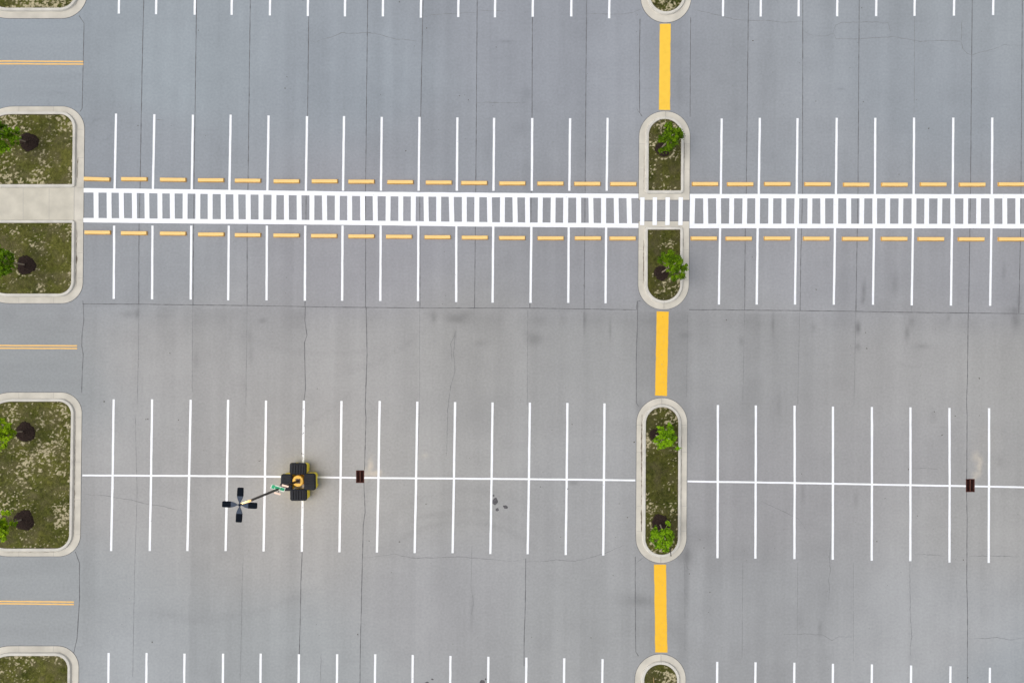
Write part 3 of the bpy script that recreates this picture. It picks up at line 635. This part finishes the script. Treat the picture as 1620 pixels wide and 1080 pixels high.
tree((40.5, 419), [(-2,412,2.3,.5),(8,402,2.0,.38),(10,424,2.0,.38),(-14,414,2.4,.5),(17,412,1.8,.26),(0,432,2.0,.35),(-4,394,2.1,.35)], 22, 'dark green young tree just below the sidewalk at the left edge', (.04, .09, .004), (.17, .31, .006), 3600)
mulch_bed(41.5, 683, 16, 3, 'round dark mulch ring near the top of the lower left lawn')
tree((37, 682), [(0,684,2.2,.42),(8,674,2.0,.36),(10,694,2.0,.36),(-12,686,2.4,.48),(4,706,1.8,.30),(0,666,2.0,.28),(18,684,1.8,.25)], 23, 'yellow-green young tree, upper of two on the lower left lawn', DK2, LT2, 3200)
mulch_bed(39, 822, 16.8, 4, 'round dark mulch ring near the bottom of the lower left lawn')
tree((35.5, 821), [(-4,834,2.2,.45),(8,826,1.9,.32),(6,842,2.0,.36),(-14,832,2.4,.48),(10,810,1.8,.22),(2,852,1.8,.3),(20,828,1.6,.22)], 24, 'yellow-green young tree, lower of two on the lower left lawn', DK2, LT2, 3200)
mulch_bed(1049, 236, 13, 5, 'half hidden mulch ring on the median island above the crosswalk')
tree((1047, 234), [(1060,212,2.3,.42),(1068,222,2.1,.38),(1050,218,2.0,.33),(1070,208,2.2,.32),(1058,232,1.9,.30),(1078,214,1.9,.22),(1048,238,1.6,.18),(1056,200,2.1,.25)], 25, 'dark green young tree on the median island above the crosswalk', DK, (.145, .255, .005), 4200)
mulch_bed(1046, 432, 12, 6, 'mulch ring on the median island below the crosswalk')
tree((1047, 431), [(1060,412,2.2,.38),(1066,424,2.2,.38),(1072,412,2.2,.30),(1068,438,2.0,.28),(1083,424,2.0,.26),(1052,408,1.9,.28),(1080,438,1.9,.22),(1062,400,2.1,.25),(1044,412,1.7,.14)], 26, 'dark green young tree overhanging the kerb, median island below the crosswalk', DK, (.145, .255, .005), 4200)
mulch_bed(1037, 688, 10.5, 7, 'mulch ring showing left of a bright tree, north end of the long median island')
tree((1037, 688), [(1050,692,2.3,.32),(1058,686,2.2,.30),(1046,682,2.0,.26),(1060,700,2.2,.28),(1048,704,2.0,.28),(1064,692,2.0,.24),(1060,674,1.9,.16),(1039,695,1.8,.18),(1072,709,1.7,.08)], 27, 'bright green young tree at the north end of the long median island', (.05, .12, .003), (.24, .44, .008), 2400, .06)
mulch_bed(1044, 827, 15, 8, 'dark mulch ring beside a bright tree, south end of the long median island')
tree((1044, 829), [(1046,846,2.3,.34),(1056,840,2.2,.30),(1036,842,2.0,.28),(1056,856,2.1,.28),(1044,860,2.0,.28),(1062,848,2.0,.22),(1032,852,1.7,.18),(1054,868,1.8,.14),(1057,829,1.9,.12)], 28, 'bright green young tree at the south end of the long median island', (.045, .105, .003), (.22, .40, .008), 2600, .06)
def stake(p0, p1, z1, m, label, r=.03):
    a = W(*p0, .05); b = W(*p1, z1); t = empty('wooden_stake', (a.x, a.y, .05)); bm = bmesh.new(); d = b - a
    tube(bm, [Vector(), d * .94], [r, r], 4); o = bm_obj('shaft', bm, m, t)
    bm = bmesh.new(); tube(bm, [d * .94, d], [r * 1.25, r * 1.1], 6); bm_obj('cap', bm, M['wooddark'], t)
    tag(t, label, 'stake')
stake((1044.5,202), (1044.3,189), .9, M['bark'], 'thin grey stake at the top of the median island above the crosswalk', .025)
stake((1060.2,866), (1061.6,879), 1.0, M['wooddark'], 'thin dark stake leaning over the kerb below the bright tree', .035)
stake((1033.8,1071), (1034.8,1090), .9, M['wood'], 'yellow wooden stake in the grass of the bottom median island', .04)

# ------------------------------------------------------------------ wheel stops
def wheel_stop_mesh():
    L, wb, wt, h = 1.90, .150, .120, .115; bm = bmesh.new()
    xs = [-L / 2, -.62, -.50, .50, .62, L / 2]; rows = []
    for i, x in enumerate(xs):
        e = .035 if i in (0, len(xs) - 1) else 0; s = 1 if x > 0 else -1
        rows.append([bm.verts.new(v) for v in [(x, -wb, 0), (x - s * e * .3, -wb + .006, .03), (x - s * e, -wt, h - .01), (x - s * (e + .005), -wt + .012, h), (x - s * (e + .005), wt - .012, h), (x - s * e, wt, h - .01), (x - s * e * .3, wb - .006, .03), (x, wb, 0)]])
    for a, b in zip(rows[:-1], rows[1:]):
        for k in range(7): bm.faces.new((a[k], b[k], b[k + 1], a[k + 1]))
    bm.faces.new(rows[0]); bm.faces.new(rows[-1][::-1]); bmesh.ops.recalc_face_normals(bm, faces=bm.faces)
    for f_ in bm.faces: f_.normal_update(); f_.material_index = 1 if f_.normal.z < .9 else 0
    return bm
def pin_mesh(x):
    bm = bmesh.new(); bmesh.ops.create_cone(bm, cap_ends=True, segments=10, radius1=.022, radius2=.018, depth=.014, matrix=Matrix.Translation((x, 0, .119))); return bm
up = [(153.3,283.3,1.8),(212.3,283.3,.4),(273.7,284.3,.6),(333.7,285,0),(392,285.7,.2),(453.3,286.7,0),(513.7,286.7,0),(571.7,287.3,0),(633.3,288,.2),(694.3,288.7,0),(750.3,289.3,0),(810.7,290,0),(871,290.3,0),(929.3,290.7,0),(986.3,291,0),
      (1115.7,291,0),(1171.3,291.3,0),(1230,291,0),(1293.7,291.3,0),(1355,292,0),(1415.3,292,0),(1476.7,291.7,0),(1538.3,292,0),(1600,291.5,0)]
lo = [(154.3,367.7,.4),(212,368.7,.2),(273.7,369.3,.4),(334,370.7,0),(392,371.7,.2),(453,372.3,0),(512.7,373,0),(571.7,373.7,0),(631.3,374.3,.2),(692.3,375,0),(751.3,375.7,0),(810.3,376.3,0),(871.3,376.7,0),(930.3,376.7,0),(985.3,377,0),
      (1113.7,377,0),(1169,377.3,0),(1229.7,377,0),(1291.7,377.3,0),(1353.3,377.7,0),(1415,377.7,0),(1473,378,0),(1536.7,378.3,0),(1600,378.3,0)]
ORD = ['first', 'second', 'third', 'fourth', 'fifth', 'sixth', 'seventh', 'eighth', 'ninth', 'tenth', 'eleventh', 'twelfth', 'thirteenth', 'fourteenth', 'fifteenth']
proto = empty('wheel_stop', (0, 0, 0)); _sb = bm_obj('stop_block', wheel_stop_mesh(), M['stopyellow'], proto); _sb.data.materials.append(M['stopside'])
for x in (-.56, .56): bm_obj('anchor_pin', pin_mesh(x), M['dullyellow'], proto)
first = True
for row, where in ((up, 'above'), (lo, 'below')):
    for k, (x, y, a) in enumerate(row):
        o = proto if first else copy_tree(proto); first = False
        c = W(x, y, .06); o.location = (c.x, c.y, .0); o.rotation_euler.z = -math.radians(a)
        if k < 15: lab = 'yellow wheel stop %s the crosswalk, %s from the left lawn islands' % (where, ORD[k])
        else: lab = 'yellow wheel stop %s the crosswalk, %s to the right of the median island' % (where, ORD[k - 15])
        tag(o, lab, 'wheel stop', 'yellow wheel stops along the crosswalk')

# ------------------------------------------------------------------ storm drains
def box(bm, x0, y0, z0, x1, y1, z1):
    v = [bm.verts.new(p) for p in [(x0,y0,z0),(x1,y0,z0),(x1,y1,z0),(x0,y1,z0),(x0,y0,z1),(x1,y0,z1),(x1,y1,z1),(x0,y1,z1)]]
    for q in [(0,3,2,1),(4,5,6,7),(0,1,5,4),(1,2,6,5),(2,3,7,6),(3,0,4,7)]: bm.faces.new([v[i] for i in q])
def drain(d, label):
    x0, y1 = G(d[0], d[1]); x1, y0 = G(d[2], d[3]); cx, cy = (x0 + x1) / 2, (y0 + y1) / 2; w, h = (x1 - x0) / 2, (y1 - y0) / 2
    t = empty('storm_drain', (cx, cy, 0)); tag(t, label, 'drain', 'rusty storm drains on the cross line')
    bm = bmesh.new(); e = .035
    for q in [(-w - .01, -h - .01, -w + e, h + .01), (w - e, -h - .01, w + .01, h + .01), (-w + e, -h - .01, w - e, -h + e), (-w + e, h - e, w - e, h + .01)]: box(bm, q[0], q[1], -.04, q[2], q[3], .012)
    bm_obj('frame', bm, M['rust'], t)
    bm = bmesh.new(); o = 1.0
    v = [bm.verts.new(p) for p in [(-w,-h,-.04),(w,-h,-.04),(w,h,-.04),(-w,h,-.04),(-w,-h,-o),(w,-h,-o),(w,h,-o),(-w,h,-o)]]
    for q in [(4,5,6,7),(0,4,5,1),(1,5,6,2),(2,6,7,3),(3,7,4,0)]: bm.faces.new([v[i] for i in q])
    bm_obj('pit', bm, M['pit'], t)
    for s in (-1, 1):
        bm = bmesh.new(); a0, a1 = sorted((s * .012, s * (w - e - .004)))
        n = 11; hh = h - e - .004
        box(bm, a0, -hh, -.035, a0 + .02, hh, .004); box(bm, a1 - .02, -hh, -.035, a1, hh, .004)
        for k in range(n):
            y = -hh + .012 + (2 * hh - .024) * k / (n - 1); box(bm, a0 + .02, y - .009, -.03, a1 - .02, y + .009, .001)
        bm_obj('grate', bm, M['rust'], t)
    bm = bmesh.new(); box(bm, -.009, -h + e, -.035, .009, h - e, .008); bm_obj('centre_bar', bm, M['rustmid'], t)
drain(DRAINS[0], 'rusty storm drain grate with a pale centre bar, right of the lamp post')
drain(DRAINS[1], 'rusty storm drain grate near the right edge with sand washed above it')

# ------------------------------------------------------------------ lamp post
PH = 10.3
base = W(471.0, 760.7, .95); base.z = 0
head = W(379.0, 798.4, PH)
lamp = empty('street_lamp', base); tag(lamp, 'tall dark parking lot lamp post with four heads and round yellow base', 'street lamp')
bm = bmesh.new(); bmesh.ops.create_cone(bm, cap_ends=True, segments=48, radius1=.385, radius2=.385, depth=.93, matrix=Matrix.Translation((0, 0, .465)))
e = [q for q in bm.edges if all(v.co.z > .9 for v in q.verts) and len(q.link_faces) == 2]; bmesh.ops.bevel(bm, geom=e, offset=.025, segments=2, affect='EDGES')
bm_obj('concrete_base', bm, M['baseyellow'], lamp)
bm = bmesh.new(); box(bm, -.16, -.16, .931, .16, .16, .955); pl = bm_obj('base_plate', bm, M['plate'], lamp)
for sx in (-1, 1):
    for sy in (-1, 1):
        bm = bmesh.new(); bmesh.ops.create_cone(bm, cap_ends=True, segments=6, radius1=.025, radius2=.022, depth=.05, matrix=Matrix.Translation((sx * .13, sy * .13, .98))); bm_obj('bolt', bm, M['pole'], pl)
hv = head - base; P0 = Vector((0, 0, .95)); P1 = Vector((hv.x, hv.y, PH - .02))
bm = bmesh.new(); rows = []
for p, w in ((P0, .070), (P1, .052)):
    rows.append([bm.verts.new(p + Vector((sx * w, sy * w, 0))) for sx, sy in ((-1,-1),(1,-1),(1,1),(-1,1))])
for k in range(4): bm.faces.new((rows[0][k], rows[0][(k + 1) % 4], rows[1][(k + 1) % 4], rows[1][k]))
bm.faces.new(rows[1]); bm.faces.new(rows[0][::-1]); bmesh.ops.bevel(bm, geom=list(bm.edges), offset=.01, segments=2, affect='EDGES'); bm_obj('pole', bm, M['pole'], lamp)
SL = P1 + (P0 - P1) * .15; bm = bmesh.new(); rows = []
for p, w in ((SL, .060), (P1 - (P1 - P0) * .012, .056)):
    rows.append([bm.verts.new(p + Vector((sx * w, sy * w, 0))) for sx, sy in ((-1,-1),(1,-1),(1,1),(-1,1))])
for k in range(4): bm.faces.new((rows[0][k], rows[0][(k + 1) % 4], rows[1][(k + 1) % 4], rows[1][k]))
bm.faces.new(rows[0][::-1]); bm.faces.new(rows[1]); bm_obj('pole_glow_shell', bm, M['poleglow'], lamp)  # added shell, paints the lit top of the pole
bm = bmesh.new(); box(bm, -.065, -.065, -.06, .065, .065, .03); cp = bm_obj('pole_cap', bm, M['housing'], lamp); cp.location = P1
def prism(bm, outline, z0, z1, inset=0.0):
    n = len(outline); cx = sum(p[0] for p in outline) / n
    a = [bm.verts.new((x, y, z0)) for x, y in outline]; b = [bm.verts.new((x, y, z1)) for x, y in outline]
    for k in range(n): bm.faces.new((a[k], a[(k + 1) % n], b[(k + 1) % n], b[k]))
    bm.faces.new(b); bm.faces.new(a[::-1]); bmesh.ops.recalc_face_normals(bm, faces=bm.faces)
half = [(.045,.018),(.10,.024),(.16,.042),(.22,.072),(.29,.108),(.36,.135),(.44,.155),(.50,.163)]
neck_o = half + [(x, -y) for x, y in half[::-1]]
for k in range(4):
    rz = math.radians(90 * k - 3)
    hb = bmesh.new(); prism(hb, [(.50,-.168),(.62,-.172),(.9,-.168),(.97,-.158),(.985,-.13),(.985,.13),(.97,.158),(.9,.168),(.62,.172),(.50,.168)], -.05, .055)
    ht = [q for q in hb.edges if all(v.co.z > 0 for v in q.verts) and len(q.link_faces) == 2]; bmesh.ops.bevel(hb, geom=ht, offset=.012, segments=2, affect='EDGES')
    h = bm_obj('lamp_head', hb, M['housing'], lamp); h.location = P1; h.rotation_euler.z = rz
    nb = bmesh.new(); prism(nb, neck_o, -.03, .035); nk = bm_obj('neck', nb, M['neck'], h)
    lb = bmesh.new(); box(lb, .55, -.13, -.062, .93, .13, -.051); bm_obj('lens', lb, M['lens'], h)
# directory sign clamped half way up the pole
def P_at(z): return P0 + (P1 - P0) * ((z - .95) / (PH - .97))
sz = 4.45; sp_ = P_at(sz)
def panel(bm, cx, w, hgt, th, tilt, off, z):
    """board: width along x, tilted about x so that its face looks up a little"""
    m = Matrix.Translation((cx, off, z)) @ Matrix.Rotation(tilt, 4, 'X')
    vs = bmesh.ops.create_cube(bm, size=1, matrix=m @ Matrix.Diagonal((w, th, hgt, 1)))['verts']; return vs
sg = bpy.data.objects.new('sign', None); C.objects.link(sg); sg.parent = lamp; sg.location = sp_; sg.rotation_euler.z = math.radians(-15)
bm = bmesh.new(); panel(bm, -.02, .92, .27, .02, math.radians(58), 0.07, .15); bm_obj('sign_board', bm, M['signwhite'], sg)
bm = bmesh.new(); 
for cx, w, t_ in ((-.34, .20, .24), (-.06, .32, .17), (.27, .28, .19)): panel(bm, cx, w, t_, .012, math.radians(58), 0.078, .167)
bm_obj('green_face', bm, M['signgreen'], sg)
bm = bmesh.new(); panel(bm, .36, .44, .12, .012, math.radians(62), .30, .02); panel(bm, -.02, .42, .11, .012, math.radians(62), -.33, -.05); bm_obj('side_board', bm, M['signpale'], sg)
bm = bmesh.new(); box(bm, -.3, -.08, -.10, .34, .02, -.06); box(bm, -.09, -.09, -.2, .09, .09, .1); box(bm, -.02, -.34, -.09, .02, .36, -.07); bm_obj('bracket', bm, M['pole'], sg)
# lamps are burning: a warm area light under each head
for k in range(4):
    a = math.radians(90 * k - 3); L = bpy.data.lights.new('lamp_light', 'AREA'); L.shape = 'RECTANGLE'; L.size = .36; L.size_y = .24; L.energy = 42; L.color = (1, .76, .50)
    lo_ = bpy.data.objects.new('lamp_light', L); C.objects.link(lo_); lo_.location = base + P1 + Vector((.74 * math.cos(a), .74 * math.sin(a), -.07)); lo_.rotation_euler = (0, 0, a)

# ------------------------------------------------------------------ yellow bins around the base
def make_bin(L=1.26, Wd=.82, h=.95):
    t = empty('storage_bin', (0, 0, 0)); bm = bmesh.new()
    def rr(l, w, r, z, n=5):
        P = []
        for sx, sy, a0 in ((1,1,0),(-1,1,90),(-1,-1,180),(1,-1,270)):
            for k in range(n): a = math.radians(a0 + 90 * k / (n - 1)); P.append((sx * (l / 2 - r) + r * math.cos(a), sy * (w / 2 - r) + r * math.sin(a), z))
        return P
    def loft(bm, L_):
        pr = None
        for P in L_:
            row = [bm.verts.new(p) for p in P]; n = len(row)
            if pr:
                for k in range(n): bm.faces.new((pr[k], pr[(k + 1) % n], row[(k + 1) % n], row[k]))
            else: first = row
            pr = row
        bm.faces.new(pr); bm.faces.new(first[::-1]); bmesh.ops.recalc_face_normals(bm, faces=bm.faces)
    loft(bm, [rr(L - .12, Wd - .26, .10, .03), rr(L - .03, Wd - .18, .12, .12), rr(L - .01, Wd - .12, .10, h - .22), rr(L + .0, Wd - .04, .08, h - .20), rr(L, Wd - .04, .08, h - .12)])
    bm_obj('body', bm, M['binyellow'], t)
    bm = bmesh.new(); box(bm, -L * .36, -Wd * .4, 0, -L * .22, Wd * .4, .03); box(bm, L * .22, -Wd * .4, 0, L * .36, Wd * .4, .03); bm_obj('feet', bm, M['binyellow'], t)
    bm = bmesh.new(); loft(bm, [rr(L + .02, Wd + .02, .17, h - .13), rr(L + .02, Wd + .02, .17, h - .06), rr(L - .04, Wd - .03, .16, h - .01), rr(L - .16, Wd - .12, .12, h + .02)])
    lid = bm_obj('lid', bm, M['binlid'], t)
    bm = bmesh.new()
    for k in range(5):
        x = -L * .32 + k * L * .16; box(bm, x - .035, -Wd * .39, h + .018, x + .035, Wd * .39, h + .085)
    bmesh.ops.bevel(bm, geom=list(bm.edges), offset=.006, segments=1, affect='EDGES'); bm_obj('ridges', bm, M['binlid'], lid)
    return t
bins = [((458,732.5,484.6,749.8), 0, 'upper yellow bin with black ribbed lid, north side of the lamp base'),
        ((480.7,748.9,499.2,774.8), 90, 'right yellow bin with black ribbed lid, east side of the lamp base'),
        ((459,773.4,485,792), 0, 'lower yellow bin with black ribbed lid, south side of the lamp base'),
        ((444,749.8,462.4,776), 90, 'left yellow bin under the lamp pole, west side of the lamp base')]
pb = make_bin()
for k, (q, rz, lab) in enumerate(bins):
    o = pb if k == 0 else copy_tree(pb); c = W((q[0] + q[2]) / 2, (q[1] + q[3]) / 2, .93); o.location = (c.x, c.y, 0)
    o.rotation_euler.z = math.radians(rz + [-1, 1, .6, -1][k]); sx = [1, 1, 1.0, 1.0][k]; o.scale = (.93 * sx, .98, 1)
    tag(o, lab, 'bin', 'yellow bins with black lids around the lamp base')

# ------------------------------------------------------------------ camera, light, sky
cam = bpy.data.cameras.new('camera'); co_ = bpy.data.objects.new('camera', cam); C.objects.link(co_)
cam.sensor_width = 36; cam.lens = 24; cam.shift_y = 60 / 1620; co_.location = (0, 0, H); cam.clip_end = 3000; cam.clip_start = .5
sc = bpy.context.scene; sc.camera = co_
w = bpy.data.worlds.new('World'); sc.world = w; w.use_nodes = True; n = w.node_tree.nodes; l = w.node_tree.links
EL, AZ = math.radians(58), math.radians(262)    # high sun behind cloud, light arriving from the left
sky = n.new('ShaderNodeTexSky'); sky.sky_type = 'NISHITA'; sky.sun_disc = False; sky.sun_elevation = EL; sky.sun_rotation = AZ; sky.air_density = 1.0; sky.dust_density = 3.5
hs = n.new('ShaderNodeHueSaturation'); hs.inputs['Saturation'].default_value = .32
l.new(sky.outputs[0], hs.inputs['Color']); l.new(hs.outputs[0], n['Background'].inputs[0]); n['Background'].inputs[1].default_value = .15
sl = bpy.data.lights.new('sun', 'SUN'); sl.energy = .6; sl.angle = math.radians(50); sl.color = (1, .97, .92)
so = bpy.data.objects.new('sun', sl); C.objects.link(so)
d = Vector((math.sin(AZ) * math.cos(EL), math.cos(AZ) * math.cos(EL), math.sin(EL))); so.rotation_euler = d.to_track_quat('Z', 'Y').to_euler(); so.location = d * 100
sc.view_settings.view_transform = 'Standard'; sc.view_settings.look = 'None'; sc.view_settings.exposure = 0.28; sc.view_settings.gamma = 1
